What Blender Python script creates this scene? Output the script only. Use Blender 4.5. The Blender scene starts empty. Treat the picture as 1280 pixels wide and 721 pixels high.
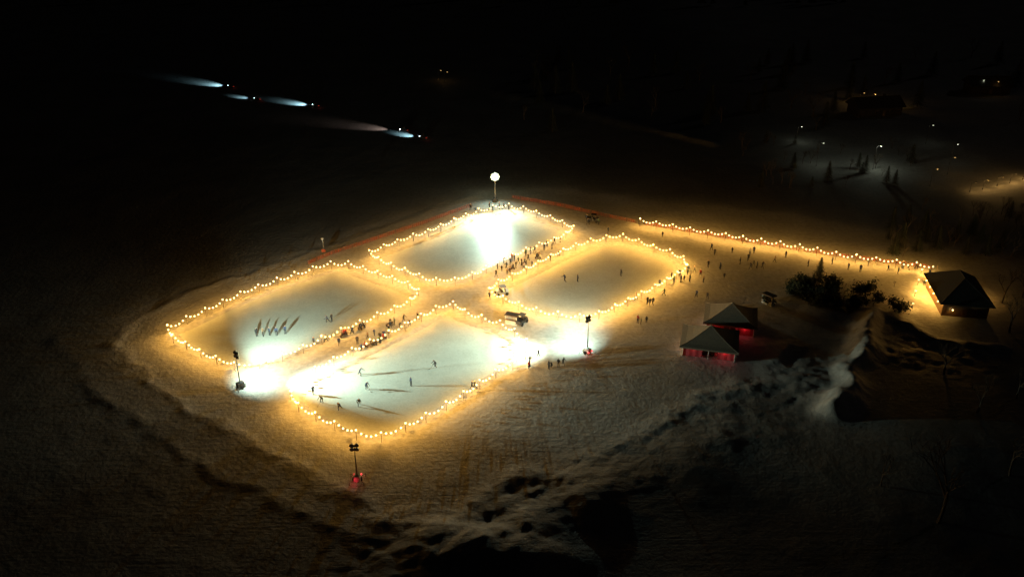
import bpy, math, random
import numpy as np
from mathutils import Vector, Matrix
random.seed(7); rng=np.random.RandomState(5)
scene=bpy.context.scene
COL=scene.collection
R=math.radians
# ---------------------------------------------------------------- camera calibration
H=85.0; PITCH=27.0; FPX=1100.0
cam=bpy.data.cameras.new("camera"); camo=bpy.data.objects.new("camera",cam); COL.objects.link(camo)
camo.location=(0,0,H); camo.rotation_euler=(R(90-PITCH),0,0)
cam.sensor_width=36; cam.lens=36*FPX/1280; cam.clip_end=8000; cam.clip_start=1
scene.camera=camo
sp,cp=math.sin(R(PITCH)),math.cos(R(PITCH))
def S(x,y,z=0.0):
    """survey: plan position (metres) of a point seen in the aerial photo, at height z"""
    u=(x-640)/FPX; v=(y-360.5)/FPX
    t=(H-z)/(sp+v*cp)
    return (u*t, t*(cp-v*sp))
# ---------------------------------------------------------------- materials
def mat(name,col,rough=.7,metal=0,var=.15,scale=4,emit=None,es=0,bump=0):
    m=bpy.data.materials.new(name); m.use_nodes=True; nt=m.node_tree; n=nt.nodes; l=nt.links
    b=n['Principled BSDF']; b.inputs['Roughness'].default_value=rough; b.inputs['Metallic'].default_value=metal
    tc=n.new('ShaderNodeTexCoord'); no=n.new('ShaderNodeTexNoise'); no.inputs['Scale'].default_value=scale
    no.inputs['Detail'].default_value=5
    l.new(tc.outputs['Object'],no.inputs['Vector'])
    cr=n.new('ShaderNodeValToRGB'); c=Vector(col)
    cr.color_ramp.elements[0].position=.3; cr.color_ramp.elements[1].position=.7
    cr.color_ramp.elements[0].color=(*(c*(1-var)),1); cr.color_ramp.elements[1].color=(*(c*(1+var)),1)
    l.new(no.outputs['Fac'],cr.inputs['Fac']); l.new(cr.outputs['Color'],b.inputs['Base Color'])
    if bump:
        bp=n.new('ShaderNodeBump'); bp.inputs['Strength'].default_value=bump; l.new(no.outputs['Fac'],bp.inputs['Height']); l.new(bp.outputs['Normal'],b.inputs['Normal'])
    if emit:
        b.inputs['Emission Color'].default_value=(*emit,1); b.inputs['Emission Strength'].default_value=es
        try: m.cycles.emission_sampling='NONE'
        except Exception: pass
    return m
def snow_mat(name,base,track=True):
    m=bpy.data.materials.new(name); m.use_nodes=True; nt=m.node_tree; n=nt.nodes; l=nt.links
    b=n['Principled BSDF']; b.inputs['Roughness'].default_value=.75
    tc=n.new('ShaderNodeTexCoord')
    def noise(s,d=6,r=.6,dist=0):
        k=n.new('ShaderNodeTexNoise'); k.inputs['Scale'].default_value=s; k.inputs['Detail'].default_value=d; k.inputs['Roughness'].default_value=r
        k.inputs['Distortion'].default_value=dist; l.new(tc.outputs['Object'],k.inputs['Vector']); return k
    a=noise(.06,8,.65,.6); c=noise(1.1,6,.65)
    mp=n.new('ShaderNodeMapping'); mp.inputs['Rotation'].default_value=(0,0,R(-52)); mp.inputs['Scale'].default_value=(.05,1.2,1)
    l.new(tc.outputs['Object'],mp.inputs['Vector'])
    t=n.new('ShaderNodeTexNoise'); t.inputs['Scale'].default_value=.8; t.inputs['Detail'].default_value=5; t.inputs['Distortion'].default_value=2.5
    l.new(mp.outputs['Vector'],t.inputs['Vector'])
    tm=n.new('ShaderNodeMath'); tm.operation='MULTIPLY_ADD'; tm.inputs[1].default_value=.3; tm.inputs[2].default_value=.35; l.new(t.outputs['Fac'],tm.inputs[0])
    mx=n.new('ShaderNodeMath'); mx.operation='ADD'; l.new(a.outputs['Fac'],mx.inputs[0]); l.new(tm.outputs[0],mx.inputs[1])
    m2=n.new('ShaderNodeMath'); m2.operation='ADD'; l.new(mx.outputs[0],m2.inputs[0]); l.new(c.outputs['Fac'],m2.inputs[1])
    mr=n.new('ShaderNodeMapRange'); mr.inputs['From Min'].default_value=1.15; mr.inputs['From Max'].default_value=1.8; l.new(m2.outputs[0],mr.inputs['Value'])
    cr=n.new('ShaderNodeValToRGB'); cr.color_ramp.elements[0].color=(base[0]*.5,base[1]*.49,base[2]*.47,1); cr.color_ramp.elements[1].color=(*base,1)
    l.new(mr.outputs[0],cr.inputs['Fac'])
    # shade painted into the snow colour beyond the yard, to offset light spill
    at=n.new('ShaderNodeAttribute'); at.attribute_name='painted_falloff'
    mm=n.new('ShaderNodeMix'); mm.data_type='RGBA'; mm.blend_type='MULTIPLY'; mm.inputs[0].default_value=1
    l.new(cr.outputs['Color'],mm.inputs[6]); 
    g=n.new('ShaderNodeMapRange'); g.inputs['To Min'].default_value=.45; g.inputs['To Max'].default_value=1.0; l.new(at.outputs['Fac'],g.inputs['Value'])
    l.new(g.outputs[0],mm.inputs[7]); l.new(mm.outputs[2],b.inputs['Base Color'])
    bp=n.new('ShaderNodeBump'); bp.inputs['Strength'].default_value=.6; bp.inputs['Distance'].default_value=.25
    l.new(m2.outputs[0],bp.inputs['Height']); l.new(bp.outputs['Normal'],b.inputs['Normal'])
    return m
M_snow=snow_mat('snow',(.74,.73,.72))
def ice_mat():
    m=bpy.data.materials.new('ice'); m.use_nodes=True; nt=m.node_tree; n=nt.nodes; l=nt.links
    b=n['Principled BSDF']; b.inputs['Roughness'].default_value=.5
    tc=n.new('ShaderNodeTexCoord')
    k=n.new('ShaderNodeTexNoise'); k.inputs['Scale'].default_value=.12; k.inputs['Detail'].default_value=9; k.inputs['Roughness'].default_value=.7; k.inputs['Distortion'].default_value=1.2
    l.new(tc.outputs['Object'],k.inputs['Vector'])
    w=n.new('ShaderNodeTexNoise'); w.inputs['Scale'].default_value=.6; w.inputs['Detail'].default_value=8; w.inputs['Distortion'].default_value=5
    l.new(tc.outputs['Object'],w.inputs['Vector'])
    ad=n.new('ShaderNodeMath'); ad.operation='ADD'; l.new(k.outputs['Fac'],ad.inputs[0]); l.new(w.outputs['Fac'],ad.inputs[1])
    mr=n.new('ShaderNodeMapRange'); mr.inputs['From Min'].default_value=.7; mr.inputs['From Max'].default_value=1.3; l.new(ad.outputs[0],mr.inputs['Value'])
    cr=n.new('ShaderNodeValToRGB'); cr.color_ramp.elements[0].color=(.58,.61,.56,1); cr.color_ramp.elements[1].color=(.79,.83,.78,1)
    l.new(mr.outputs[0],cr.inputs['Fac']); l.new(cr.outputs['Color'],b.inputs['Base Color'])
    bp=n.new('ShaderNodeBump'); bp.inputs['Strength'].default_value=.15; bp.inputs['Distance'].default_value=.1
    l.new(w.outputs['Fac'],bp.inputs['Height']); l.new(bp.outputs['Normal'],b.inputs['Normal'])
    return m
M_ice=ice_mat()
M_bulb=mat('lit_bulb',(.9,.7,.4),.4,emit=(1,.72,.30),es=4.2,var=.02)
M_cable=mat('black_cable',(.02,.02,.02))
M_wood=mat('weathered_wood',(.16,.10,.06),.8,scale=12,bump=.3)
M_steel=mat('galvanised_steel',(.35,.36,.37),.4,.8)
M_dark=mat('dark_paint',(.05,.05,.055),.5)
M_tyre=mat('rubber',(.02,.02,.02),.9)
M_orange=mat('orange_plastic',(.38,.06,.012),.6)
M_lamp=mat('floodlight_glass',(.9,.95,.9),.2,emit=(.78,1,.60),es=1.6,var=.02)
M_lampoff=mat('floodlight_glass_unlit',(.25,.26,.27),.15)
M_red=mat('red_marker_glow',(.6,.02,.02),.4,emit=(1,.05,.06),es=3,var=.02)
M_redsmall=mat('red_lens',(.6,.02,.02),.4,emit=(1,.08,.05),es=.35,var=.02)
M_white=mat('white_paint',(.75,.75,.72),.5)
M_canvas=mat('tent_canvas',(.22,.19,.15),.8,scale=3)
M_wallred=mat('red_canvas_wall',(.55,.07,.09),.7,scale=3)
M_wallpale=mat('pale_canvas_wall',(.6,.45,.42),.7,scale=3)
M_roof=mat('dark_shingle',(.03,.027,.024),.85,scale=8,bump=.4)
M_log=mat('brown_timber_wall',(.16,.095,.05),.75,scale=6,bump=.3)
M_win=mat('warm_lit_window',(.9,.6,.3),.3,emit=(1,.55,.18),es=.12,var=.05)
M_brick=mat('house_siding',(.05,.04,.035),.8)
M_bark=mat('bark',(.08,.06,.045),.9,scale=9,bump=.4)
M_twig=mat('twigs',(.05,.04,.03),.9)
M_needle=mat('needles',(.03,.045,.025),.9,var=.5,scale=2)
M_skin=mat('skin',(.55,.36,.27),.6)
M_lampw=mat('street_lamp_glass',(.9,.9,.8),.3,emit=(.9,1,.7),es=1.2,var=.02)
M_lampo=mat('amber_lamp_glass',(.9,.7,.4),.3,emit=(1,.6,.2),es=.9,var=.02)
M_head=mat('headlamp_glass',(.9,.95,1),.2,emit=(.7,.9,1),es=25,var=.02)
# ---------------------------------------------------------------- mesh builder
class MB:
    def __init__(s): s.v=[];s.f=[];s.m=[]
    def add(s,vs,fs,mi=0):
        o=len(s.v); s.v+= [tuple(p) for p in vs]; s.f+=[tuple(i+o for i in f) for f in fs]; s.m+=[mi]*len(fs)
    def box(s,c,d,rz=0,mi=0,taper=1.0,rx=0):
        x,y,z=d[0]/2,d[1]/2,d[2]/2
        Mx=Matrix.Rotation(rz,3,'Z')@Matrix.Rotation(rx,3,'X')
        vs=[]
        for k,zz in ((1,-z),(taper,z)):
            for a,b in((-x,-y),(x,-y),(x,y),(-x,y)):
                vs.append(Vector(c)+Mx@Vector((a*k,b*k,zz)))
        s.add(vs,[(3,2,1,0),(4,5,6,7),(0,1,5,4),(1,2,6,5),(2,3,7,6),(3,0,4,7)],mi)
    def tube(s,a,b,r1,r2=None,n=6,mi=0,cap=True):
        r2=r1 if r2 is None else r2
        a=Vector(a);b=Vector(b);d=(b-a)
        if d.length<1e-6:return
        q=d.to_track_quat('Z','Y'); vs=[]
        for p,r in((a,r1),(b,r2)):
            for i in range(n):
                t=2*math.pi*i/n; vs.append(p+q@Vector((r*math.cos(t),r*math.sin(t),0)))
        fs=[(i,(i+1)%n,(i+1)%n+n,i+n) for i in range(n)]
        if cap: fs+=[tuple(reversed(range(n))),tuple(range(n,2*n))]
        s.add(vs,fs,mi)
    def ball(s,c,r,n=8,k=5,sz=1,mi=0):
        vs=[(c[0],c[1],c[2]-r*sz)]
        for j in range(1,k):
            ph=-math.pi/2+math.pi*j/k
            for i in range(n):
                t=2*math.pi*i/n; vs.append((c[0]+r*math.cos(ph)*math.cos(t),c[1]+r*math.cos(ph)*math.sin(t),c[2]+r*sz*math.sin(ph)))
        vs.append((c[0],c[1],c[2]+r*sz)); fs=[]
        for i in range(n): fs.append((0,1+(i+1)%n,1+i))
        for j in range(k-2):
            for i in range(n):
                a=1+j*n+i;b=1+j*n+(i+1)%n; fs.append((a,b,b+n,a+n))
        o=1+(k-2)*n
        for i in range(n): fs.append((o+i,o+(i+1)%n,len(vs)-1))
        s.add(vs,fs,mi)
    def mesh(s,name,mats,smooth=False):
        me=bpy.data.meshes.new(name); me.from_pydata(s.v,[],s.f); 
        for m in (mats if isinstance(mats,(list,tuple)) else [mats]): me.materials.append(m)
        me.polygons.foreach_set('material_index',s.m)
        if smooth: me.polygons.foreach_set('use_smooth',[True]*len(s.f))
        me.update(); return me
def ob(name,me,parent=None,loc=(0,0,0),rz=0,label=None,cat=None,group=None,kind=None,scale=1):
    o=bpy.data.objects.new(name,me); COL.objects.link(o); o.location=loc; o.rotation_euler=(0,0,rz); o.scale=(scale,)*3
    if parent: o.parent=parent
    if label:o['label']=label
    if cat:o['category']=cat
    if group:o['group']=group
    if kind:o['kind']=kind
    return o
def light(name,kind,loc,power,col,target=None,size=R(120),blend=.8,rad=.1):
    L=bpy.data.lights.new(name,kind); L.energy=power; L.color=col; L.shadow_soft_size=rad
    if kind=='SPOT': L.spot_size=size; L.spot_blend=blend
    o=bpy.data.objects.new(name,L); COL.objects.link(o); o.location=loc
    if target is not None: o.rotation_euler=(Vector(target)-Vector(loc)).to_track_quat('-Z','Y').to_euler()
    return o
# ---------------------------------------------------------------- plan data
BH=1.7
def ring(pts,closed=True,z=BH):
    P=[Vector((*S(x,y,z),0)) for x,y in pts]; out=[]
    k=len(P); rngk=range(k if closed else k-1)
    for i in rngk:
        p0=P[(i-1)%k] if closed or i>0 else P[i]; p1=P[i]; p2=P[(i+1)%k]; p3=P[(i+2)%k] if closed or i+2<k else P[i+1]
        for j in range(12):
            t=j/12
            c=.5*((2*p1)+(-p0+p2)*t+(2*p0-5*p1+4*p2-p3)*t*t+(-p0+3*p1-3*p2+p3)*t**3)
            out.append(c.lerp(p1.lerp(p2,t),.45))
    if not closed: out.append(P[-1])
    return out
RINKS={
'near':[(363,490),(368,474),(398,458),(448,433),(500,408),(545,384),(563,377),(580,388),(622,401),(652,418),(661,434),(645,451),(620,463),(590,484),(550,508),(510,530),(472,543),(436,537),(405,522),(374,506)],
'left':[(209,408),(240,394),(290,371),(335,353),(380,338),(425,326),(460,337),(500,350),(524,362),(508,377),(470,393),(430,410),(400,423),(365,438),(325,452),(290,454),(250,438),(218,421)],
'right':[(612,362),(625,350),(660,334),(700,314),(735,300),(777,294),(815,307),(850,318),(859,332),(838,346),(800,367),(765,384),(735,395),(700,392),(662,384),(632,373)],
'far':[(461,315),(500,300),(540,286),(570,274),(605,260),(640,256),(680,268),(717,283),(700,295),(660,310),(622,327),(590,342),(562,351),(530,346),(500,334),(473,323)]}
RING={k:ring(v) for k,v in RINKS.items()}
PATHS={'path':ring([(800,275),(840,282),(880,289),(920,295),(945,299),(1000,307),(1050,317),(1100,324),(1172,333)],closed=False)}
# ---------------------------------------------------------------- terrain
T=[rng.rand(256,256) for _ in range(8)]
def vn(x,y,s,k):
    a_=.6+.37*k; xr=x*math.cos(a_)-y*math.sin(a_); yr=x*math.sin(a_)+y*math.cos(a_)
    x=xr/s+91.3*k; y=yr/s+37.7*k
    xi=np.floor(x).astype(int); yi=np.floor(y).astype(int); fx=x-xi; fy=y-yi
    fx=fx*fx*(3-2*fx); fy=fy*fy*(3-2*fy); t=T[k%8]
    a=t[xi%256,yi%256]; b=t[(xi+1)%256,yi%256]; c=t[xi%256,(yi+1)%256]; d=t[(xi+1)%256,(yi+1)%256]
    return (a*(1-fx)+b*fx)*(1-fy)+(c*(1-fx)+d*fx)*fy
def pdist(x,y,pts,closed=False):
    d=np.full(x.shape,1e9); k=len(pts)
    for i in range(k if closed else k-1):
        ax,ay=pts[i][0],pts[i][1]; bx,by=pts[(i+1)%k][0],pts[(i+1)%k][1]
        dx,dy=bx-ax,by-ay; L=dx*dx+dy*dy+1e-9
        t=np.clip(((x-ax)*dx+(y-ay)*dy)/L,0,1)
        d=np.minimum(d,np.hypot(x-ax-t*dx,y-ay-t*dy))
    return d
def inside(x,y,pts):
    c=np.zeros(x.shape,bool); k=len(pts)
    for i in range(k):
        ax,ay=pts[i][0],pts[i][1]; bx,by=pts[(i+1)%k][0],pts[(i+1)%k][1]
        if ay==by: continue
        c^=((ay>y)!=(by>y))&(x<(bx-ax)*(y-ay)/(by-ay)+ax)
    return c
PLAT=[S(*p) for p in [(600,238),(430,298),(250,358),(152,400),(142,430),(200,490),(300,545),(400,600),(480,652),(560,640),(640,598),(700,590),(800,540),(890,494),(955,474),(982,430),(1000,378),(1100,385),(1150,420),(1240,430),(1275,330),(1100,290),(950,262),(800,252),(700,236)]]
BANK=[S(*p) for p in [(142,430),(200,490),(300,545),(400,600),(480,652)]]
BANKR=[S(*p) for p in [(480,652),(560,640),(640,598),(700,590),(800,540),(890,494),(955,474),(982,430)]]
BANK2=[S(*p) for p in [(75,425),(110,480),(180,540),(290,600),(400,650),(490,700)]]
BANK3=[S(*p) for p in [(600,242),(430,303),(250,362),(152,404),(142,430)]]
BANK4=[S(*p) for p in [(1115,395),(1150,418),(1200,432),(1245,434)]]
SPINE=[S(*p) for p in [(1092,388),(1082,420),(1070,455),(1058,490),(1040,515)]]
ROADRIDGE=[S(*p) for p in [(620,115),(700,132),(800,158),(890,180)]]
ROUGH=[(S(*p),a,r) for p,a,r in [((520,672),.45,8),((620,645),.6,7),((700,592),.4,5),((780,570),.22,6),((860,530),.2,6),((1005,468),1.1,5),((1130,430),.6,6),((1200,450),.5,7),((250,570),.1,12),((930,510),.25,8)]]
MOUND=[(S(*p),a,r) for p,a,r in [((1120,570),.4,9),((745,612),.8,4),((650,690),1.4,5),((560,690),.8,5),((860,570),.5,6),((1240,560),1.0,14),((1090,365),.7,5),((1030,385),.6,4),((1010,475),.6,4)]]
def height(x,y):
    x=np.asarray(x,float); y=np.asarray(y,float)
    ins=inside(x,y,PLAT); de=pdist(x,y,PLAT,True); out=np.where(ins,0,1-np.exp(-de/2.5))
    h=-.05*np.ones(x.shape)+.05*(vn(x,y,3,1)-.5)
    amp=np.zeros(x.shape)
    for (p,a,r) in ROUGH: amp+=a*np.exp(-((x-p[0])**2+(y-p[1])**2)/(2*r*r))
    amp=np.minimum(amp,1.3)
    wx=x+1.5*(vn(x,y,2.3,6)-.5); wy=y+1.5*(vn(x,y,2.3,1)-.5)
    h+=out*amp*(.7*vn(wx,wy,5.5,2)+.5*vn(wx,wy,2.4,3)+.38*vn(wx,wy,1.3,4)+.3*vn(x,y,.9,5)-.85)
    for (p,a,r) in MOUND:
        xr=x+4*(vn(x,y,7,5)-.5); yr=y+4*(vn(x,y,7,6)-.5)
        h+=out*a*np.exp(-((xr-p[0])**2+(yr-p[1])**2)/(2*r*r))
    xb=x+2.5*(vn(x,y,4,5)-.5); yb=y+2.5*(vn(x,y,4,6)-.5)
    h+=out*(1.9+.5*vn(x,y,1.7,3)+.3*vn(x,y,1.0,4))*np.exp(-(pdist(xb,yb,SPINE)/2.2)**2)
    h+=(.04+.10*vn(x,y,1.5,7)+.08*vn(x,y,.9,1))*np.exp(-(pdist(xb,yb,BANK)/1.3)**2)
    h+=(.04+.16*vn(x,y,3.5,7)+.13*vn(x,y,1.0,2))*np.exp(-(pdist(xb,yb,BANKR)/1.9)**2)
    h+=(.1+.5*vn(x,y,1.8,7)+.2*vn(x,y,1.0,2))*np.exp(-(pdist(xb,yb,BANK4)/1.8)**2)
    h+=(.04+.12*vn(x,y,2,2))*np.exp(-(pdist(xb,yb,BANK2)/1.4)**2)
    h+=(.05+.15*vn(x,y,2,3))*np.exp(-(pdist(xb,yb,BANK3)/1.3)**2)
    h+=(.4+.5*vn(x,y,5,3))*np.exp(-(pdist(x,y,ROADRIDGE)/1.8)**2)
    h+=np.where(ins,0,.06*(vn(x,y,14,1)-.3)*out+.03*(vn(x,y,1.6,2)-.5))
    for k,rg in RING.items():
        q=[(p.x,p.y) for p in rg[::4]]
        d=pdist(x,y,q,True); i=inside(x,y,q)
        bank=(.10+.18*vn(x,y,1.4,4))*np.exp(-((d-np.where(i,.7,-.0))/.75)**2)
        h=h*np.where(i|(d<1.2),.15,1)+bank
        h=np.where(i&(d>2.0),-.12,h)
    h+=8*np.clip((x-150)/150,0,1)**2*np.clip((y-200)/120,0,1)
    return h
def hz(x,y): return float(height(np.array([x]),np.array([y]))[0])
def G(px,py,dz=0):
    x,y=S(px,py)
    return Vector((x,y,max(hz(x,y),-.04)+dz))
def axis(segs):
    a=[]
    for s,e,st in segs: a+=list(np.arange(s,e,st))
    a.append(segs[-1][1]); return np.array(a)
xs=axis([(-2500,-400,150),(-400,-130,12),(-130,-75,1.2),(-75,105,.48),(105,140,1.2),(140,400,8),(400,2500,150)])
ys=axis([(-200,50,25),(50,78,2),(78,150,.42),(150,190,.7),(190,280,1.4),(280,420,5),(420,700,20),(700,4000,200)])
X,Y=np.meshgrid(xs,ys); Z=height(X.ravel(),Y.ravel())
nx,ny=len(xs),len(ys)
V=np.column_stack([X.ravel(),Y.ravel(),Z])
idx=np.arange(nx*ny).reshape(ny,nx)
F=np.column_stack([idx[:-1,:-1].ravel(),idx[:-1,1:].ravel(),idx[1:,1:].ravel(),idx[1:,:-1].ravel()])
me=bpy.data.meshes.new('snow_ground'); me.vertices.add(len(V)); me.vertices.foreach_set('co',V.ravel())
me.loops.add(len(F)*4); me.loops.foreach_set('vertex_index',F.ravel()); me.polygons.add(len(F))
me.polygons.foreach_set('loop_start',np.arange(0,len(F)*4,4))
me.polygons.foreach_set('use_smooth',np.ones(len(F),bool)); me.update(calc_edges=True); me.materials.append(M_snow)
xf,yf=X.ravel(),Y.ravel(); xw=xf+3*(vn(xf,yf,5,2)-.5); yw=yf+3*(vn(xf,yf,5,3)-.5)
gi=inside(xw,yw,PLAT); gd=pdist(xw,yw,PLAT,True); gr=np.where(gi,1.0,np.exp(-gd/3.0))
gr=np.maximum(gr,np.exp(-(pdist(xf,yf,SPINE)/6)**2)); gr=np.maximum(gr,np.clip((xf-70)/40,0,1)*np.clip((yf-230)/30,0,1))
at=me.attributes.new('painted_falloff','FLOAT','POINT'); at.data.foreach_set('value',gr.astype(np.float32))  # mask for the painted darkening of snow beyond the yard
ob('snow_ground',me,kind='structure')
# ice sheets
for k,rg in RING.items():
    pts=rg[::2]; n=len(pts); c=sum(pts,Vector())/n; mb=MB(); vs=[]
    q2=[(p.x,p.y) for p in rg]
    for i,p in enumerate(pts):
        t=(pts[(i+1)%n]-pts[i-1]).normalized(); nr=Vector((-t.y,t.x,0))
        if nr.dot(c-p)<0: nr=-nr
        off=1.7+.2*math.sin(i*1.7); q=p+nr*off
        if pdist(np.array([q.x]),np.array([q.y]),q2,True)[0]>off-.25: vs.append(Vector((q.x,q.y,0.0)))
    vs.sort(key=lambda q:math.atan2(q.y-c.y,q.x-c.x)); nv=len(vs)
    mb.add(vs+[Vector((c.x,c.y,0))],[(i,(i+1)%nv,nv) for i in range(nv)]); ob('ice_rink',mb.mesh('ice_rink',M_ice),kind='structure')
# ---------------------------------------------------------------- string lights
BR=.17
bulb=MB(); bulb.ball((0,0,0),BR,8,6); bulb_me=bulb.mesh('bulb',M_bulb,True)
WARM=(1.0,.49,.08)
pm=MB(); pm.tube((0,0,-.3),(0,0,BH+.5),.05,.04); pm.box((0,0,BH+.51),(.12,.12,.04)); post_me=pm.mesh('support_post',M_wood)
def resample(pts,step,closed):
    P=list(pts)+([pts[0]] if closed else []); L=[0]
    for i in range(1,len(P)): L.append(L[-1]+(P[i]-P[i-1]).length)
    n=max(2,round(L[-1]/step)); out=[]; j=0
    for i in range(n+(0 if closed else 1)):
        s=L[-1]*i/n
        while j<len(L)-2 and L[j+1]<s: j+=1
        out.append(P[j].lerp(P[j+1],(s-L[j])/max(1e-6,L[j+1]-L[j])))
    return out
def string(pts,closed,label,power,jit=.15):
    posts=resample(pts,4.3,closed); n=len(posts)
    posts=[p+Vector((random.uniform(-jit,jit),random.uniform(-jit,jit),0)) for p in posts]
    for p in posts:
        ob('support_post',post_me,loc=(p.x,p.y,hz(p.x,p.y)),rz=random.random(),label='thin wooden post holding a string of bulbs',cat='post',group='posts around the ice rinks')
    e=ob('light_string',None,loc=(posts[0].x,posts[0].y,0),label=label,cat='string lights',group='strings of warm bulbs')
    o=e.location.copy(); cm=MB(); bulbs=[]
    for i in range(n if closed else n-1):
        a=posts[i];b=posts[(i+1)%n]; sag=random.uniform(.65,1.05); prev=None
        k=5
        for j in range(k*2+1):
            t=j/(k*2); p=a.lerp(b,t); z=BH+.5-sag*4*t*(1-t); q=Vector((p.x,p.y,z))-o
            if prev is not None: cm.tube(prev,q,.02,n=4,cap=False)
            prev=q
            if j%2==0 and j<k*2: bulbs.append(q-Vector((random.uniform(-.04,.04),0,.15)))
    ob('cable',cm.mesh('cable',M_cable),parent=e)
    for i,q in enumerate(bulbs[:99]): ob('bulb',bulb_me,parent=e,loc=q)
    if len(bulbs)>99:
        mb=MB()
        for q in bulbs[99:]: mb.ball(q,BR,8,6)
        ob('bulb',mb.mesh('bulbs_rest',M_bulb,True),parent=e,kind='stuff')
    # the light of each group of bulbs, hung level with the cable tops
    for c,i in enumerate(range(0,len(bulbs),3)):
        nb=bulbs[(i+1)%len(bulbs)]; t=(nb-bulbs[i]); t.z=0
        t=t.normalized() if t.length>0 else Vector((1,0,0)); s=Vector((-t.y,t.x,0))*(.3 if c%2 else -.3)
        q=bulbs[i]+o+s; q.z=BH+.55
        light('bulb_light','POINT',q,power,WARM,rad=.06)
SP=225
string(RING['near'],True,'warm bulb string sagging around the rink with skaters',SP)
string(RING['left'],True,'warm bulb string sagging around a quiet ice rink',SP)
string(RING['right'],True,'warm bulb string around the rink beside the crowd',SP*1.5)
string(RING['far'],True,'warm bulb string around the floodlit ice rink',SP)
string(PATHS['path'],False,'warm bulb string along the orange fence',270,.12)
# ---------------------------------------------------------------- orange fences
def fence(pts,label):
    P=resample([Vector((*S(x,y),0)) for x,y in pts],2.5,False)
    e=ob('safety_fence',None,loc=(P[0].x,P[0].y,0),label=label,cat='fence',group='orange safety fences'); o=e.location.copy()
    nb=MB(); pmh=MB(); pmh.tube((0,0,-.2),(0,0,1.15),.04); me=pmh.mesh('fence_post',M_dark)
    for i,p in enumerate(P):
        z=hz(p.x,p.y); ob('fence_post',me,parent=e,loc=(p.x-o.x,p.y-o.y,z))
        if i:
            a=P[i-1]; za=hz(a.x,a.y)
            for zz in (.15,.4,.65,.9):
                A=Vector((a.x-o.x,a.y-o.y,za+zz));B=Vector((p.x-o.x,p.y-o.y,z+zz)); u=Vector((0,0,.05))
                nb.add([A,B,B+u,A+u],[(0,1,2,3)])
            for t in (.25,.5,.75):
                c=a.lerp(p,t); d=(p-a).normalized()*.05; zc=za*(1-t)+z*t
                A=Vector((c.x-o.x,c.y-o.y,zc+.15)); B=A+Vector((0,0,.8)); q=Vector((d.y,-d.x,0))*.1
                nb.add([A-d+q,A+d+q,B+d+q,B-d+q],[(0,1,2,3)])
    ob('fence_net',nb.mesh('fence_net',M_orange),parent=e)
fence([(385,331),(410,320),(470,300),(530,280),(590,258)],'orange plastic safety fence behind the rinks')
fence([(640,248),(700,258),(760,272),(795,279)],'orange plastic safety fence beside the snow path')
fence([(805,281),(900,297),(1000,314),(1100,328),(1165,336)],'orange plastic safety fence under warm bulbs')
# ---------------------------------------------------------------- floodlight towers
FL=(.70,1.0,.83)
def tower(px,py,h,lit,aim,red,label,beams=()):
    g=G(px,py); e=ob('floodlight_tower',None,loc=g,label=label,cat='floodlight',group='mobile floodlight towers')
    tx,ty=S(*aim); ang=math.atan2(ty-g.y,tx-g.x)
    e.rotation_euler=(0,0,ang)
    m=MB(); m.box((0,0,.75),(1.3,.95,.7),taper=.9); m.box((0,0,.36),(1.7,.7,.08)); m.tube((.8,0,.36),(1.7,0,.36),.05); m.box((0,0,1.12),(.5,.5,.08))
    ob('trailer',m.mesh('trailer',M_dark if not red else M_white),parent=e)
    w=MB(); w.tube((0,-.09,0),(0,.09,0),.32,n=14); w.tube((0,-.11,0),(0,.11,0),.14,n=8); wm=w.mesh('wheel',M_tyre)
    for s in (-1,1): ob('wheel',wm,parent=e,loc=(0,s*.62,.32))
    m=MB()
    for a in (45,135,225,315):
        c=Vector((math.cos(R(a)),math.sin(R(a)),0)); m.tube(c*.5+Vector((0,0,.4)),c*1.5+Vector((0,0,.4)),.035); m.tube(c*1.5+Vector((0,0,.45)),c*1.5,.03); m.tube(c*1.5,c*1.5+Vector((0,0,.03)),.12)
    ob('outrigger',m.mesh('outrigger',M_steel),parent=e)
    m=MB(); z0=1.1
    for i,r in enumerate((.11,.085,.06)):
        z1=z0+(h-1.1)/3; m.tube((0,0,z0),(0,0,z1),r,n=8); m.tube((0,0,z1-.08),(0,0,z1),r+.03,n=8); z0=z1
    m.tube((0,-.75,h),(0,.75,h),.04); m.tube((0,-.75,h-.6),(0,.75,h-.6),.04)
    ob('mast',m.mesh('mast',M_steel),parent=e)
    lm=MB(); big=(px==619); rr=.34 if not big else .46
    lm.tube((-.28,0,0),(.0,0,0),rr*.5,rr*1.02,n=16,mi=0); lm.tube((0,0,0),(.10,0,0),rr*1.02,n=16,mi=0); lm.tube((.09,0,0),(.13,0,0),rr*1.0,n=16,mi=1); lm.tube((-.1,0,-.2),(-.1,0,-.4),.03)
    me=lm.mesh('lamp_head',[M_dark,M_lamp if lit else M_lampoff])
    if big: pos=[(0,0)]+[(rr*1.6*math.cos(R(a)),rr*1.6*math.sin(R(a))) for a in range(0,360,45)]
    else: pos=[(s,z) for s in (-rr*1.02,rr*1.02) for z in (-rr,rr*1.03)]
    for k_,(s,z) in enumerate(pos):
        o=ob('lamp_head',me,parent=e,loc=(.12+.006*(k_%3),s,h-.2+z)); o.rotation_euler=(0,R(18),0)
    if red:
        m=MB()
        for s in (-.5,.5): m.ball((-.75,s,.6),.14,8,5)
        ob('tail_lamp',m.mesh('tail_lamp',M_red),parent=e)
        light('tail_glow','POINT',g+Vector((-.3,-1.0,.7)),5,(1,.04,.06))
    d=Vector((math.cos(ang),math.sin(ang),0))
    for (bx,by,pw,cone) in beams:
        X_,Y_=S(bx,by); light('flood','SPOT',g+Vector((0,0,h-.2))+d*.85,pw,FL,target=Vector((X_,Y_,0)),size=R(cone),blend=1,rad=.25)
    return e
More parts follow.
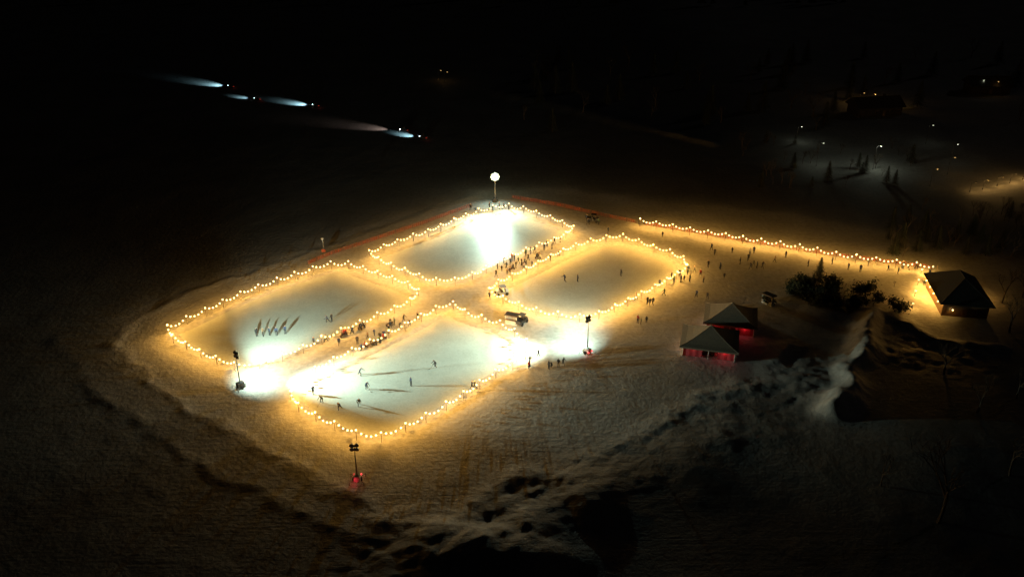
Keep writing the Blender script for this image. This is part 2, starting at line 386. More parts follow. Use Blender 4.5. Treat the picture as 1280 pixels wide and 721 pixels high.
tower(301,484,6.8,True,(352,462),0,'mobile floodlight tower with lit lamps beside a rink',[(335,469,8500,120),(362,400,34000,62),(500,470,75000,62)])
tower(734,441,7.4,True,(690,419),1,'mobile floodlight tower with lit lamps and red marker',[(704,421,9500,120),(575,440,52000,64),(705,365,9000,80)])
tower(619,252,7.2,True,(624,282),0,'lit mobile floodlight tower at the far rink corner',[(618,266,2500,140),(572,320,60000,66),(660,290,22000,75)])
tower(447,600,6.4,False,(430,700),1,'unlit mobile floodlight tower with red tail lamps on snow')
light('tower_spill','POINT',G(619,252,8.7),300,(.7,1,.7),rad=.35)
# ---------------------------------------------------------------- people
def person_mesh(name,lean=0,la=0,lk=0,ra=0,rk=0,ls=0,le=10,rs=0,re=10,width=.11,turn=0,spread=0):
    def d(a): a=R(a); return Vector((0,-math.sin(a),-math.cos(a)))
    up=Vector((0,-math.sin(R(lean)),math.cos(R(lean))))
    J=[];RR=[];E=[];M=[]
    def j(p,r,par,m):
        J.append(Vector(p));RR.append(r);M.append(m)
        if par is not None:E.append((par,len(J)-1))
        return len(J)-1
    pel=j((0,0,.93),.15,None,1); b=j(J[pel]+up*.18,.14,pel,0); c=j(J[pel]+up*.40,.165,b,0); nk=j(J[pel]+up*.56,.065,c,0)
    up2=(up+Vector((0,0,1))).normalized(); hd=j(J[nk]+up2*.12+Vector((0,-.02,0)),.095,nk,2); cr=j(J[hd]+up2*.11,.085,hd,3); no=j(J[hd]+Vector((0,-.115,0)),.02,hd,2)
    for s,a,k,sh,el in((-1,la,lk,ls,le),(1,ra,rk,rs,re)):
        S_=j(J[pel]+up*.46+Vector((s*.19,0,0)),.075,c,0); e1=j(J[S_]+d(sh)*.29+Vector((s*(.05+spread),0,0)),.052,S_,0); w=j(J[e1]+d(sh+el)*.25,.04,e1,0)
        pa=j(J[w]+d(sh+el)*.08,.038,w,4); dd=d(sh+el+8)
        for f in range(4): j(J[pa]+dd*(.10-.012*abs(f-1.3))+Vector((0,(f-1.5)*.022,0)),.011,pa,4)
        j(J[pa]+dd*.03+Vector((-s*.01,-.055,0)),.012,pa,4)
        hp=j(J[pel]+Vector((s*width*.9,0,-.06)),.105,pel,1); kn=j(J[hp]+d(a)*.42,.07,hp,1); an=j(J[kn]+d(a-k)*.40,.05,kn,1)
        fd=Vector((0,-math.cos(R((a-k)*.4)),math.sin(R((a-k)*.4)))); j(J[an]+fd*.17+Vector((s*.03,0,-.04)),.042,an,5); j(J[an]+Vector((0,.03,-.05)),.042,an,5)
    mz=min(J[i].z-RR[i] for i in range(len(J)))
    J=[p-Vector((0,0,mz)) for p in J]
    me=bpy.data.meshes.new(name); me.from_pydata([tuple(p) for p in J],E,[]); o=bpy.data.objects.new(name,me); COL.objects.link(o)
    sk=o.modifiers.new('s','SKIN'); sk.use_smooth_shade=True
    for i,v in enumerate(me.skin_vertices[0].data): v.radius=(RR[i],RR[i]*(.75 if i in(0,1,2) else 1)); v.use_root=(i==0)
    sb=o.modifiers.new('u','SUBSURF'); sb.levels=1; sb.render_levels=1
    dg=bpy.context.evaluated_depsgraph_get(); out=bpy.data.meshes.new_from_object(o.evaluated_get(dg)); out.name=name
    bpy.data.objects.remove(o)
    JA=np.array([tuple(p) for p in J]); MA=np.array(M)
    cs=np.empty(len(out.polygons)*3); out.polygons.foreach_get('center',cs); cs=cs.reshape(-1,3)
    mi=MA[np.argmin(((cs[:,None]-JA[None])**2).sum(2),1)]
    return out,mi
POSES={
'stand':dict(la=3,lk=3,ra=-3,rk=2,ls=5,rs=8,le=15,re=25),
'pockets':dict(la=2,lk=2,ra=-5,rk=5,ls=-15,le=70,rs=-15,re=70),
'walk':dict(lean=5,la=24,lk=6,ra=-18,rk=16,ls=-22,le=20,rs=25,re=25),
'skate':dict(lean=28,la=38,lk=50,ra=-28,rk=12,ls=-30,le=25,rs=45,re=30,width=.15,spread=.06),
'hockey':dict(lean=38,la=35,lk=55,ra=20,rk=48,ls=25,le=35,rs=15,re=40,width=.17),
'sit':dict(lean=8,la=82,lk=84,ra=78,rk=80,ls=20,le=55,rs=25,re=50),
'crouch':dict(lean=35,la=80,lk=115,ra=60,rk=120,ls=40,le=30,rs=45,re=35)}
COATS={'dark coat':(.03,.03,.035),'navy jacket':(.03,.05,.12),'red jacket':(.35,.04,.03),'tan jacket':(.3,.2,.12),'white jacket':(.7,.7,.68),'green jacket':(.06,.12,.06)}
M_pants=mat('dark_trousers',(.03,.03,.04),.9); M_hat=mat('knit_hat',(.06,.04,.05),.95); M_glove=mat('gloves',(.03,.03,.03),.8); M_boot=mat('boots',(.04,.035,.03),.6)
CM={k:mat(k.replace(' ','_'),v,.8) for k,v in COATS.items()}
PM={}
for pn,kw in POSES.items():
    base,mi=person_mesh('person_'+pn,**kw)
    for cn in COATS:
        m=base.copy(); m.materials.clear()
        for q in (CM[cn],M_pants,M_skin,M_hat,M_glove,M_boot): m.materials.append(q)
        m.polygons.foreach_set('material_index',mi.astype(np.int32)); m.update(); PM[pn,cn]=m
DESC={'stand':'standing on trodden snow','pockets':'standing with hands tucked in on snow','walk':'walking across the snow','skate':'skating in mid stride on ice','hockey':'bent over a hockey stick on ice','sit':'sitting beside the rink','crouch':'crouching on the snow'}
def person(px,py,pose='stand',coat=None,rz=None,sc=None,dz=0):
    x,y=S(px,py); z=max(hz(x,y),0.0 if pose in('skate','hockey') else -.05)
    coat=coat or random.choices(list(COATS),[7,3,1,.8,.3,1])[0]; rz=random.uniform(0,6.28) if rz is None else rz
    sc=sc or random.choice([1,1,1.03,.97,.94,.8,1.0])
    return ob('person',PM[pose,coat],loc=(x,y,z+dz),rz=rz,scale=sc*1.1,label='person in %s %s'%(coat,DESC[pose]),cat='person',group='people at the rinks')
stk=MB(); stk.tube((0,0,0),(0,.95,.95),.018); stk.box((.0,-.12,.04),(.03,.3,.08)); stk_me=stk.mesh('hockey_stick',M_wood)
for px,py,ps in [(403,503,'hockey'),(425,512,'skate'),(392,493,'stand'),(450,469,'skate'),(458,486,'hockey'),(449,507,'skate'),(514,482,'stand'),(545,459,'hockey'),(415,402,'stand'),(410,403,'skate'),(706,352,'skate'),(722,352,'stand')]:
    r=random.uniform(0,6.28); o=person(px,py,ps,coat='dark coat' if px%2 else 'navy jacket',rz=r,sc=1)
    if ps=='hockey':
        f=Matrix.Rotation(r,3,'Z')@Vector((.1,-1.2,0)); l=o.location+f
        ob('hockey_stick',stk_me,loc=l,rz=r,label='wooden hockey stick held low on ice',cat='hockey stick',group='hockey sticks')
for p in [(321,420),(329,420),(337,419),(346,419),(357,417)]: person(*p,'stand',random.choice(['dark coat','navy jacket','tan jacket']),sc=1)
crowd1=[(393,433),(408,428),(432,420),(441,415),(452,413),(475,425),(480,424),(486,416),(488,410),(493,406),(500,410),(512,409),(440,418),(460,424),(505,402),(468,419),(447,430),(424,431)]
crowd2=[(622,337),(627,339),(630,331),(638,332),(643,327),(648,329),(652,332),(657,321),(660,326),(668,317),(672,321),(680,313),(684,309),(690,311),(675,326),(665,333),(655,336),(645,335),(688,326),(698,321),(620,346),(634,343),(633,336),(640,326),(663,318),(693,306),(700,304)]
crowd3=[(797,404),(801,405),(808,403),(812,382),(809,380),(816,381),(860,341),(842,354),(851,353),(855,351),(859,344),(875,346),(868,341),(879,353),(830,369),(900,336),(893,319),(889,313),(938,337),(942,332),(946,335),(953,335),(935,326),(937,319),(942,317),(795,376),(662,456),(673,446),(686,461),(698,459),(704,456),(594,487),(590,487),(849,347),(839,350),(824,360)]
crowd4=[(588,263),(594,265),(612,261),(616,263),(624,261),(630,261),(636,263),(735,281),(740,279),(748,281),(733,276),(982,322),(1060,337),(1085,332),(1135,337),(1145,336),(1155,356),(1161,345),(1040,330),(776,345),(640,399),(647,404),(612,375),(619,372),(522,400),(915,316),(925,330),(968,328),(1010,333),(1075,340),(1110,338),(885,334),(862,352),(905,348),(870,372),(884,374),(828,296),(760,292),(1122,342),(1128,335)]
for p in crowd1+crowd2+crowd3+crowd4: person(p[0],p[1],random.choices(['stand','pockets','walk'],[3,2,3])[0])
person(662,461,'crouch'); person(690,459,'crouch')
b=MB(); 
for i in range(3): b.box((0,-.14+i*.14,.44),(1.9,.12,.045))
seat_me=b.mesh('seat',M_wood)
b=MB(); b.box((0,0,.21),(.08,.38,.42)); b.box((0,0,.03),(.1,.5,.06)); leg_me=b.mesh('leg',M_dark)
bd=math.atan2(31.5,24.6)
for i,(px,py) in enumerate([(455,437),(463,433),(471,430),(479,426),(452,411),(487,406),(640,338),(655,330),(672,322),(430,421)]):
    x,y=S(px,py); z=hz(x,y)
    e=ob('bench',None,loc=(x,y,z),rz=bd,label='low wooden bench on trodden snow beside a rink',cat='bench',group='benches beside the rinks')
    ob('seat',seat_me,parent=e)
    for s in (-.75,.75): ob('leg',leg_me,parent=e,loc=(s,0,0))
    for s in ((-.5,.45) if i%2==0 else (.1,)):
        o=person(px,py,'sit',rz=bd+(math.pi if i%3==0 else 0),sc=1); o.location=(x+math.cos(bd)*s,y+math.sin(bd)*s,z)
        o['label']='person sitting on a low wooden bench'
# ---------------------------------------------------------------- tents
def tent(px,py,w,d,rz,label,sc=1):
    g=G(px,py); e=ob('marquee_tent',None,loc=g,rz=rz,label=label,cat='tent',group='marquee tents')
    hw,hd=w/2,d/2; z0=2.2; z1=4.9
    m=MB(); ov=.6; n=5
    rings=[]
    for i in range(n+1):
        t=i/n; k=1-t; z=z0+(z1-z0)*(t**1.35); rings.append([(-(hw+ov)*k,-(hd+ov)*k,z),((hw+ov)*k,-(hd+ov)*k,z),((hw+ov)*k,(hd+ov)*k,z),(-(hw+ov)*k,(hd+ov)*k,z)])
    for i in range(n):
        for s in range(4):
            a=rings[i][s];b_=rings[i][(s+1)%4];c=rings[i+1][(s+1)%4];dd=rings[i+1][s]
            m.add([a,b_,c,dd],[(0,1,2,3)])
    for s in range(4):
        a=Vector(rings[0][s]);b_=Vector(rings[0][(s+1)%4]); u=Vector((0,0,-.3)); m.add([a,b_,b_+u,a+u],[(0,1,2,3)])
        for i in range(n): m.tube(rings[i][s],rings[i+1][s],.06,n=4,cap=False)
    m.ball((0,0,z1+.1),.14); ob('canopy',m.mesh('canopy',M_canvas),parent=e)
    pm=MB(); pm.tube((0,0,0),(0,0,z0),.06); pm.box((0,0,.02),(.25,.25,.04)); me=pm.mesh('pole',M_white)
    for a in (-1,0,1):
        for b2 in (-1,0,1):
            if a or b2: ob('pole',me,parent=e,loc=(a*hw,b2*hd,0))
    def wall(name,p,q,mt):
        wm=MB(); p=Vector(p);q=Vector(q); dv=(q-p); L=dv.length; nn=max(2,int(L/.5)); nrm=Vector((-dv.y,dv.x,0)).normalized()*.07
        for k in range(nn):
            a=p+dv*(k/nn)+nrm*(k%2); b3=p+dv*((k+1)/nn)+nrm*((k+1)%2); u=Vector((0,0,z0-.1))
            wm.add([a,b3,b3+u,a+u],[(0,1,2,3)])
        ob(name,wm.mesh(name,mt),parent=e)
    wall('rear_wall',(-hw+.1,hd-.1,.05),(hw-.1,hd-.1,.05),M_wallred)
    wall('side_wall',(-hw+.1,-hd+.1,.05),(-hw+.1,hd-.1,.05),M_wallpale)
    wall('side_wall',(hw-.1,-hd+.1,.05),(hw-.1,hd-.1,.05),M_wallred)
    wall('front_wall',(-hw+.1,-hd+.1,.05),(-hw*.25,-hd+.1,.05),M_wallred)
    wall('front_wall',(hw*.35,-hd+.1,.05),(hw-.1,-hd+.1,.05),M_wallred)
    tb=MB(); tb.box((0,0,.95),(2.4,.7,.06)); tb.box((0,0,.45),(2.2,.6,.9)); 
    ob('counter',tb.mesh('counter',M_wood),parent=e,loc=(0,-hd+1.6,0))
    Rz=Matrix.Rotation(rz,3,'Z')
    for a in (-.5,.5): light('heater_glow','POINT',g+Rz@Vector((a*hw,-hd*.2,1.8)),20,(1,.05,.05),rad=.15)
    for a,b4,pw in ((.62,-hd-.35,10),(-.6,-hd-.35,3)): light('heater_glow','POINT',g+Rz@Vector((hw*a,b4,1.5)),pw,(1,.10,.13),rad=.1)
    light('side_glow','POINT',g+Rz@Vector((-hw-.4,-hd*.3,1.5)),4,(1,.4,.28),rad=.1)
    return e
tent(886,435,9.4,7.6,R(-14),'pyramid marquee tent glowing red inside on snow')
tent(912,406,9.0,7.4,R(-14),'pyramid marquee tent with red lit walls')
# ---------------------------------------------------------------- buildings
def house(px,py,w,d,hw_,rh,rz,label,lit=(0,1),wallm=None,hip=True,chim=True,frm=None):
    g=G(px,py); e=ob('house',None,loc=g,rz=rz,label=label,cat='house',group='buildings near the rinks')
    m=MB(); m.box((0,0,hw_/2-.2),(w,d,hw_+.4)); 
    for k in range(int(hw_/.3)):
        m.box((0,-d/2-.02,.15+k*.3),(w,.05,.22)); 
    ob('wall',m.mesh('wall',wallm or M_log),parent=e)
    ov=.8; a=w/2+ov;b=d/2+ov; z=hw_; t=hw_+rh
    if d>w and hip: ra,rb=(0,-(d-w)/2),(0,(d-w)/2)
    else:
        r=max(.2,w/2-d/2) if hip else w/2+ov; ra,rb=(-r,0),(r,0)
    m=MB(); v=[(-a,-b,z),(a,-b,z),(a,b,z),(-a,b,z),(ra[0],ra[1],t),(rb[0],rb[1],t)]
    if d>w and hip:
        m.add(v,[(0,1,4),(1,2,5,4),(2,3,5),(3,0,4,5),(3,2,1,0)]); hips=((0,4),(1,4),(2,5),(3,5))
    else:
        m.add(v,[(0,1,5,4),(2,3,4,5),(1,2,5),(3,0,4),(3,2,1,0)]); hips=((0,4),(1,5),(2,5),(3,4))
    for (p,q) in ((0,1),(1,2),(2,3),(3,0)): m.tube(v[p],v[q],.1,n=4)
    m.tube(v[4],v[5],.12,n=5)
    for p,q in hips: m.tube(v[p],v[q],.09,n=4)
    ro=ob('roof',m.mesh('roof',M_roof),parent=e)
    if chim:
        m=MB(); m.box((w*.2,.5,t-.4),(.7,.7,1.6)); m.box((w*.2,.5,t+.45),(.85,.85,.12)); c=ob('chimney',m.mesh('chimney',M_brick),parent=ro)
    wm=MB(); wm.box((0,0,0),(1.1,.04,1.0)); wl=wm.mesh('pane',M_win); wd=mat('dark_pane',(.03,.03,.04),.3) if 'dark_pane' not in bpy.data.materials else bpy.data.materials['dark_pane']
    wm=MB(); wm.box((0,0,0),(1.1,.04,1.0)); wdk=wm.mesh('pane_dark',wd)
    fm=MB()
    for s in (-1,1): fm.box((s*.6,0,0),(.1,.1,1.2)); fm.box((0,0,s*.55),(1.1,.1,.1))
    fm.box((0,0,0),(.05,.08,1.0)); fr=fm.mesh('frame',M_wood)
    nw=max(2,int(w/2.6))
    for i in range(nw):
        x=-w/2+(i+.5)*w/nw
        if i==nw//2:
            dm=MB(); dm.box((x,-d/2-.07,1.02),(1.0,.08,2.05)); dr=ob('door',dm.mesh('door',M_wood),parent=e)
            hm=MB(); hm.tube((x+.35,-d/2-.11,1.0),(x+.35,-d/2-.2,1.0),.03); ob('handle',hm.mesh('handle',M_steel),parent=dr)
        else:
            q=ob('window',wl if i in lit else wdk,parent=e,loc=(x,-d/2-.07,1.6)); ob('frame',fr,parent=q,loc=(0,-.03,0))
    return e,g
RZH=R(-10)
e,g=house(1194,378,8.6,12.5,2.9,3.6,RZH,'large dark timber cabin with warm lamps under eaves',lit=(),chim=False)
def wall_lamp(parent,loc): 
    m=MB(); m.ball(loc,.16); ob('eave_lamp',m.mesh('eave_lamp',M_bulb,True),parent=parent)
Rz=Matrix.Rotation(RZH,3,'Z')
for l,p in [((-4.9,-4.5,2.2),170),((-4.9,-1,2.2),420),((-4.9,2,2.2),480),((-4.9,5,2.2),480),((-2.5,-6.75,1.6),18),((4.8,1,2.0),90),((4.8,4,2.0),200)]:
    wall_lamp(e,l); light('eave_light','POINT',g+Rz@Vector(l)+Vector((-.25,0,-.25)),p,(1,.50,.09),rad=.05)
for (px,py) in [(1151,343),(1147,356),(1143,370),(1140,386)]:
    l=G(px,py); m=MB(); m.tube((0,0,-.2),(0,0,1.1),.06); o=ob('path_lamp',None,loc=l,label='short warm path lamp on the snow',cat='lamp',group='path lamps'); ob('pole',m.mesh('pole',M_dark),parent=o)
    m=MB(); m.ball((0,0,1.25),.16); ob('lamp_globe',m.mesh('lamp_globe',M_bulb,True),parent=o); light('path_light','POINT',l+Vector((.3,0,1.3)),230 if py<380 else 120,(1,.50,.09),rad=.05)
for px,py,w,rz,lb,lit in [(1092,142,16,R(10),'long dark distant house beside faint lamps',()),(1232,116,14,R(-5),'distant dark house beside faint lamps',())]:
    house(px,py,w,8,3.2,2.8,rz,lb,lit=lit,wallm=M_brick,hip=False)
# ---------------------------------------------------------------- street lamps
def street_lamp(px,py,h,warm,power,label):
    g=G(px,py); e=ob('street_lamp',None,loc=g,label=label,cat='street lamp',group='street lamps')
    m=MB(); m.tube((0,0,-.2),(0,0,h),.07,.04,n=8); m.tube((0,0,h),(.9,0,h+.2),.035); m.tube((0,0,-.1),(0,0,.5),.15,.12,n=8); ob('pole',m.mesh('pole',M_dark),parent=e)
    m=MB(); m.box((1.1,0,h+.18),(.7,.3,.14)); ob('lamp_housing',m.mesh('lamp_housing',M_dark),parent=e)
    gr=.24 if h>3 else .1
    m=MB(); m.ball((1.1,0,h+.02),gr,8,5,.5); ob('lamp_glass',m.mesh('lamp_glass',M_lampo if warm else M_lampw,True),parent=e)
    light('street_light','POINT',g+Vector((1.1,0,h-.35)),power,(1,.55,.15) if warm else (.9,1,.75),rad=.08)
for a in [(1091,212,7,0,300),(1020,208,7,0,110),(995,178,5,0,40),(1157,180,6,0,10),(1162,233,5,1,14),(1187,205,6,0,10),(1184,218,5,1,18),(1212,240,2.6,1,90),(1228,237,2.6,1,150),(1246,233,2.6,1,210),(1262,229,2.6,1,210),(1278,225,2.6,1,210),(1213,116,5,1,8),(1222,118,5,0,8),(1240,120,5,1,8),(1074,130,4,1,90),(1088,132,4,1,120),(1102,136,4,1,120),(1112,142,4,1,70),(548,101,4,1,10),(556,103,4,1,6)]:
    street_lamp(*a,'street lamp with %s light beside a snowy road'%('amber' if a[3] else 'greenish white'))
m=MB(); m.tube((0,0,-.2),(0,0,4.2),.05); m.box((.0,0,3.9),(.5,.06,.5)); 
e=ob('sign_post',m.mesh('sign_post',M_steel),loc=G(405,318),label='thin steel post with small board behind rink',cat='sign post')
m=MB(); m.box((0,-.05,1.0),(.9,.04,.7)); ob('board',m.mesh('board',M_orange),parent=e)
# ---------------------------------------------------------------- snowmobiles
def snowmobile(px,py,rz,label,power,col=(.45,.85,1),reach=10,cone=32):
    g=G(px,py); e=ob('snowmobile',None,loc=g,rz=rz,label=label,cat='snowmobile',group='snowmobiles on the frozen lake')
    m=MB(); m.box((.9,0,.62),(1.0,.8,.4),taper=.7); m.box((1.45,0,.5),(.5,.6,.3),taper=.6); m.box((-.3,0,.55),(1.8,.5,.25)); ob('body',m.mesh('body',M_dark),parent=e)
    m=MB(); m.box((-.4,0,.78),(1.3,.36,.2),taper=.85); ob('seat',m.mesh('seat',M_tyre),parent=e)
    m=MB(); m.box((-.45,0,.22),(2.0,.42,.36)); m.tube((.45,-.21,.22),(.45,.21,.22),.2,n=10); m.tube((-1.45,-.21,.22),(-1.45,.21,.22),.2,n=10); ob('track',m.mesh('track',M_tyre),parent=e)
    m=MB(); m.box((1.2,0,.04),(1.2,.13,.05)); m.tube((1.75,0,.04),(2.0,0,.22),.05); m.tube((1.1,0,.06),(1.0,0,.5),.04); sm=m.mesh('ski',M_dark)
    for s in (-.5,.5): ob('ski',sm,parent=e,loc=(0,s,0))
    m=MB(); m.box((.75,0,1.0),(.06,.7,.45),rx=0,taper=.7); ob('windscreen',m.mesh('windscreen',M_lampoff),parent=e)
    m=MB(); m.ball((1.5,0,.7),.12); ob('headlamp',m.mesh('headlamp',M_head),parent=e)
    m=MB(); m.box((-1.35,0,.7),(.08,.5,.14)); ob('tail_lamp',m.mesh('tail_lamp',M_redsmall),parent=e)
    d=Vector((math.cos(rz),math.sin(rz),0))
    o=ob('person',PM['sit','dark coat'],loc=g+Vector((0,0,.42))-d*.3,rz=rz+math.pi/2,label='person in dark suit riding a snowmobile',cat='person',group='snowmobile riders')
    light('headlight','SPOT',g+d*1.75+Vector((0,0,3.0)),power,col,target=g+d*reach,size=R(cone),blend=1,rad=.1)
    light('tail_light','POINT',g-d*1.6+Vector((0,0,.7)),1,(1,.1,.06),rad=.05)
snowmobile(289,110,R(150),'snowmobile with bright headlight crossing dark lake snow',20000,reach=9,cone=42)
snowmobile(322,126,R(148),'snowmobile with dim headlight on dark lake snow',7000,cone=32,reach=8)
snowmobile(395,134,R(150),'snowmobile with bright headlight and red tail lamp',20000,reach=8,cone=42)
snowmobile(529,174,R(145),'snowmobile with bluish headlight near the shore',11000,reach=7,cone=40)
snowmobile(505,165,R(158),'snowmobile trailing behind on dark lake snow',5000,(1,.75,.65),12,38)
# ---------------------------------------------------------------- utility carts / kiosk
def cart(px,py,rz,label,bm):
    g=G(px,py); e=ob('utility_cart',None,loc=g,rz=rz,label=label,cat='utility vehicle',group='utility vehicles')
    m=MB(); m.box((0,0,.6),(2.8,1.4,.4),taper=.95); m.box((1.1,0,.95),(.7,1.3,.4),taper=.7); m.box((-1.0,0,1.0),(1.0,1.4,.35)); ob('body',m.mesh('body',bm),parent=e)
    m=MB()
    for a in (-.35,.75):
        for s in (-.6,.6): m.tube((a,s,.8),(a*.8,s*.95,1.95),.04)
    m.box((.2,0,1.98),(1.3,1.3,.07)); ob('roof_frame',m.mesh('roof_frame',M_dark),parent=e)
    m=MB(); m.box((0,0,.9),(.5,1.1,.15)); m.box((-.25,0,1.2),(.12,1.1,.5)); ob('seat',m.mesh('seat',M_tyre),parent=e)
    w=MB(); w.tube((0,-.14,0),(0,.14,0),.35,n=14); w.tube((0,-.15,0),(0,.15,0),.16,n=8); wm=w.mesh('wheel',M_tyre)
    for a in (-.95,.95):
        for s in (-.68,.68): ob('wheel',wm,parent=e,loc=(a,s,.35))
cart(627,368,R(20),'small utility cart parked between the rinks',M_steel)
cart(741,277,R(-10),'dark utility cart beside the orange fence',M_dark)
cart(652,404,R(60),'small dark utility cart on floodlit snow',M_dark)
def kiosk(px,py,rz,label):
    e=ob('kiosk',None,loc=G(px,py),rz=rz,label=label,cat='kiosk',group='kiosks')
    m=MB(); m.box((0,0,.55),(2.4,1.2,1.1)); 
    for s in(-1,1):
        for t in (-1,1): m.box((s*1.12,t*.52,1.55),(.1,.1,.9))
    ob('wall',m.mesh('wall',M_white),parent=e)
    m=MB(); m.box((0,0,2.1),(2.8,1.7,.16),taper=.85); ob('roof',m.mesh('roof',M_wood),parent=e)
    m=MB(); m.box((0,-.7,1.13),(2.4,.5,.06)); ob('counter',m.mesh('counter',M_wood),parent=e)
kiosk(640,404,R(-20),'small white kiosk on floodlit snow')
kiosk(960,379,R(-50),'small pale kiosk on dark snow near tents')
# ---------------------------------------------------------------- trees
def bare_tree(h,seed,spread=1):
    rd=random.Random(seed); tr=MB(); cr=MB()
    def grow(p,d,L,r,lev):
        seg=3; q=p
        for i in range(seg):
            d=(d+Vector((rd.uniform(-.15,.15),rd.uniform(-.15,.15),.06))).normalized(); n=q+d*L/seg
            (tr if lev<2 else cr).tube(q,n,r*(1-i*.15),r*(1-(i+1)*.15),n=6 if lev<2 else 3,cap=False)
            q=n
        if lev>=5: return
        k=3 if lev<3 else rd.choice((2,3))
        for i in range(k):
            a=rd.uniform(0,6.28); s=Vector((math.cos(a),math.sin(a),rd.uniform(.0,.5)))*rd.uniform(.55,.95)*spread
            grow(q-d*L*rd.uniform(0,.35),(d+s).normalized(),L*rd.uniform(.6,.8),r*.55,lev+1)
    grow(Vector((0,0,-.3)),Vector((0,0,1)),h*.3,h*.02,0)
    return tr.mesh('bare_trunk',M_bark),cr.mesh('bare_crown',M_twig)
def conifer(h,seed):
    rd=random.Random(seed); tr=MB(); cr=MB(); tr.tube((0,0,-.4),(0,0,h*.97),h*.018,h*.003)
    lv=int(h*2.2)
    for i in range(lv):
        t=i/lv; z=h*(.12+.86*t); L=h*.24*(1-t)**.8*rd.uniform(.75,1.15)+.15; k=9
        for j in range(k):
            a=j*6.28/k+rd.uniform(-.3,.3)+i; d=Vector((math.cos(a),math.sin(a),0)); l=L*rd.uniform(.7,1.15); e=Vector((0,0,z))+d*l+Vector((0,0,-l*.35)); s=Vector((-d.y,d.x,0))
            tr.tube((0,0,z),e,.03,.01,n=3,cap=False)
            for m in range(4):
                u=(m+1)/4; c=Vector((0,0,z)).lerp(e,u); w=l*.24*(1.2-u*.6)
                for sgn in (-1,1):
                    tip=c+s*sgn*w+d*w*.6+Vector((0,0,-w*.4*rd.random())); cr.add([c-d*.12,c+d*.16,tip],[(0,1,2)])
                cr.add([c+Vector((0,0,.08)),c+d*w*.6+s*.1,c+d*w*.6-s*.1+Vector((0,0,-.2))],[(0,1,2)])
    return tr.mesh('fir_trunk',M_bark),cr.mesh('fir_crown',M_needle)
def bush_mesh(seed):
    rd=random.Random(seed); tr=MB(); cr=MB()
    for i in range(7):
        a=rd.uniform(0,6.28); L=rd.uniform(.5,1.0); e=Vector((math.cos(a)*L*1.1,math.sin(a)*L*1.1,L*rd.uniform(.9,1.6))); tr.tube((0,0,-.2),e,.05,.02,n=4,cap=False)
        for k in range(110):
            c=e*rd.uniform(.45,1.1)+Vector((rd.gauss(0,.32),rd.gauss(0,.32),rd.gauss(0,.25))); u=Vector((rd.uniform(-1,1),rd.uniform(-1,1),rd.uniform(-1,1)))*.16; v=Vector((rd.uniform(-1,1),rd.uniform(-1,1),rd.uniform(-1,1)))*.16
            cr.add([c-u,c+u,c+v],[(0,1,2)])
    return tr.mesh('bush_stem',M_bark),cr.mesh('bush_crown',M_needle)
BT=[bare_tree(12,i) for i in range(3)]; CT=[conifer(11,i) for i in range(3)]; BU=[bush_mesh(i) for i in range(3)]
def tree(px,py,kind,h,label):
    t=random.choice({'bare':BT,'fir':CT,'bush':BU}[kind]); base={'bare':12,'fir':11,'bush':1.6}[kind]
    e=ob({'bare':'bare_tree','fir':'fir_tree','bush':'evergreen_bush'}[kind],None,loc=G(px,py),rz=random.uniform(0,6.28),scale=h/base,label=label,cat='bush' if kind=='bush' else 'tree',group='bushes on the snow mound' if kind=='bush' else 'trees around the rinks')
    ob('trunk',t[0],parent=e); ob('crown',t[1],parent=e)
tree(1172,655,'bare',17,'tall leafless tree rising from dark snow')
for p in [(1252,378),(1262,415),(1278,372)]: tree(*p,'bare',random.uniform(9,12),'leafless tree beside the timber cabin')
tree(1022,354,'fir',6.5,'dark ragged evergreen on a snow mound'); tree(1014,364,'fir',4.5,'dark small evergreen on a snow mound')
rd=random.Random(21)
for i in range(20): tree(rd.gauss(1005,18),rd.gauss(364,7),'bush',rd.uniform(1.4,2.8),'dark tangled evergreen bush on a snow mound')
for i in range(22): tree(rd.uniform(1030,1125),rd.uniform(352,388),rd.choice(('bush','bare')),rd.uniform(1.2,3.0),'dark tangled bare and evergreen growth on snow')
rd=random.Random(3)
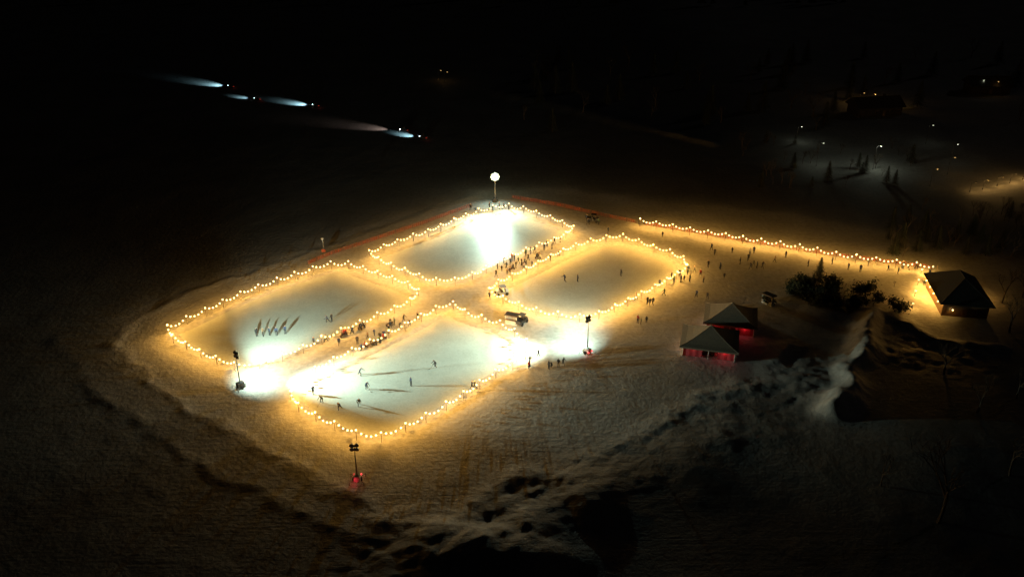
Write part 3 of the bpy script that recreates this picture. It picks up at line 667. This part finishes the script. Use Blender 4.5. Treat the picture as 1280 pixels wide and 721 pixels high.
for i in range(65):
    px=rd.uniform(1110,1290); py=rd.uniform(262,322)
    tree(px,py,rd.choice(('bare','fir','bare')) ,rd.uniform(4,7),'dark tree standing in the snowy wood')
for i in range(70):
    px=rd.uniform(640,1290); py=rd.uniform(70,165)
    if 1050<px<1130 and py>130: continue
    tree(px,py,rd.choice(('bare','fir','fir')),rd.uniform(7,12),'tree standing in the distant dark wood')
for i in range(40): tree(rd.uniform(920,1150),rd.uniform(178,245),rd.choice(('bare','bare','fir')),rd.uniform(3,6.5),'small tree on dim snowy slope')
for p in [(1180,470),(1220,520),(1260,600),(1270,500),(1100,610)]: tree(*p,'bare',rd.uniform(7,11),'leafless tree on dark snow')
mb=MB(); rd=random.Random(9)
for i in range(700):
    x=rd.uniform(-350,900); y=rd.uniform(520,760); h=rd.uniform(8,16)
    for k in range(5):
        z=h*(.15+k*.17); r=h*.2*(1-k*.18); a0=rd.random()
        vs=[(x+r*math.cos(a0+j*1.05)*rd.uniform(.7,1.2),y+r*math.sin(a0+j*1.05)*rd.uniform(.7,1.2),z-rd.uniform(0,.6)) for j in range(6)]+[(x,y,z+h*.25)]
        mb.add(vs,[(j,(j+1)%6,6) for j in range(6)])
ob('distant_wood',mb.mesh('distant_wood',M_needle),kind='stuff',label='distant dark wood beyond the frozen lake',cat='wood')
# ---------------------------------------------------------------- night sky
w=bpy.data.worlds.new("World"); scene.world=w; w.use_nodes=True; nt=w.node_tree
bg=nt.nodes['Background']; sky=nt.nodes.new('ShaderNodeTexSky'); sky.sky_type='NISHITA'; sky.sun_disc=False
sky.sun_elevation=R(4); sky.sun_rotation=R(120); nt.links.new(sky.outputs['Color'],bg.inputs['Color']); bg.inputs['Strength'].default_value=.00015
sun=bpy.data.lights.new('moon','SUN'); sun.energy=.010; sun.color=(1,.93,.88); sun.angle=R(.5); so=bpy.data.objects.new('moon',sun); COL.objects.link(so); so.rotation_euler=(R(60),0,R(120))
scene.view_settings.view_transform='Standard'; scene.view_settings.look='None'; scene.view_settings.exposure=0
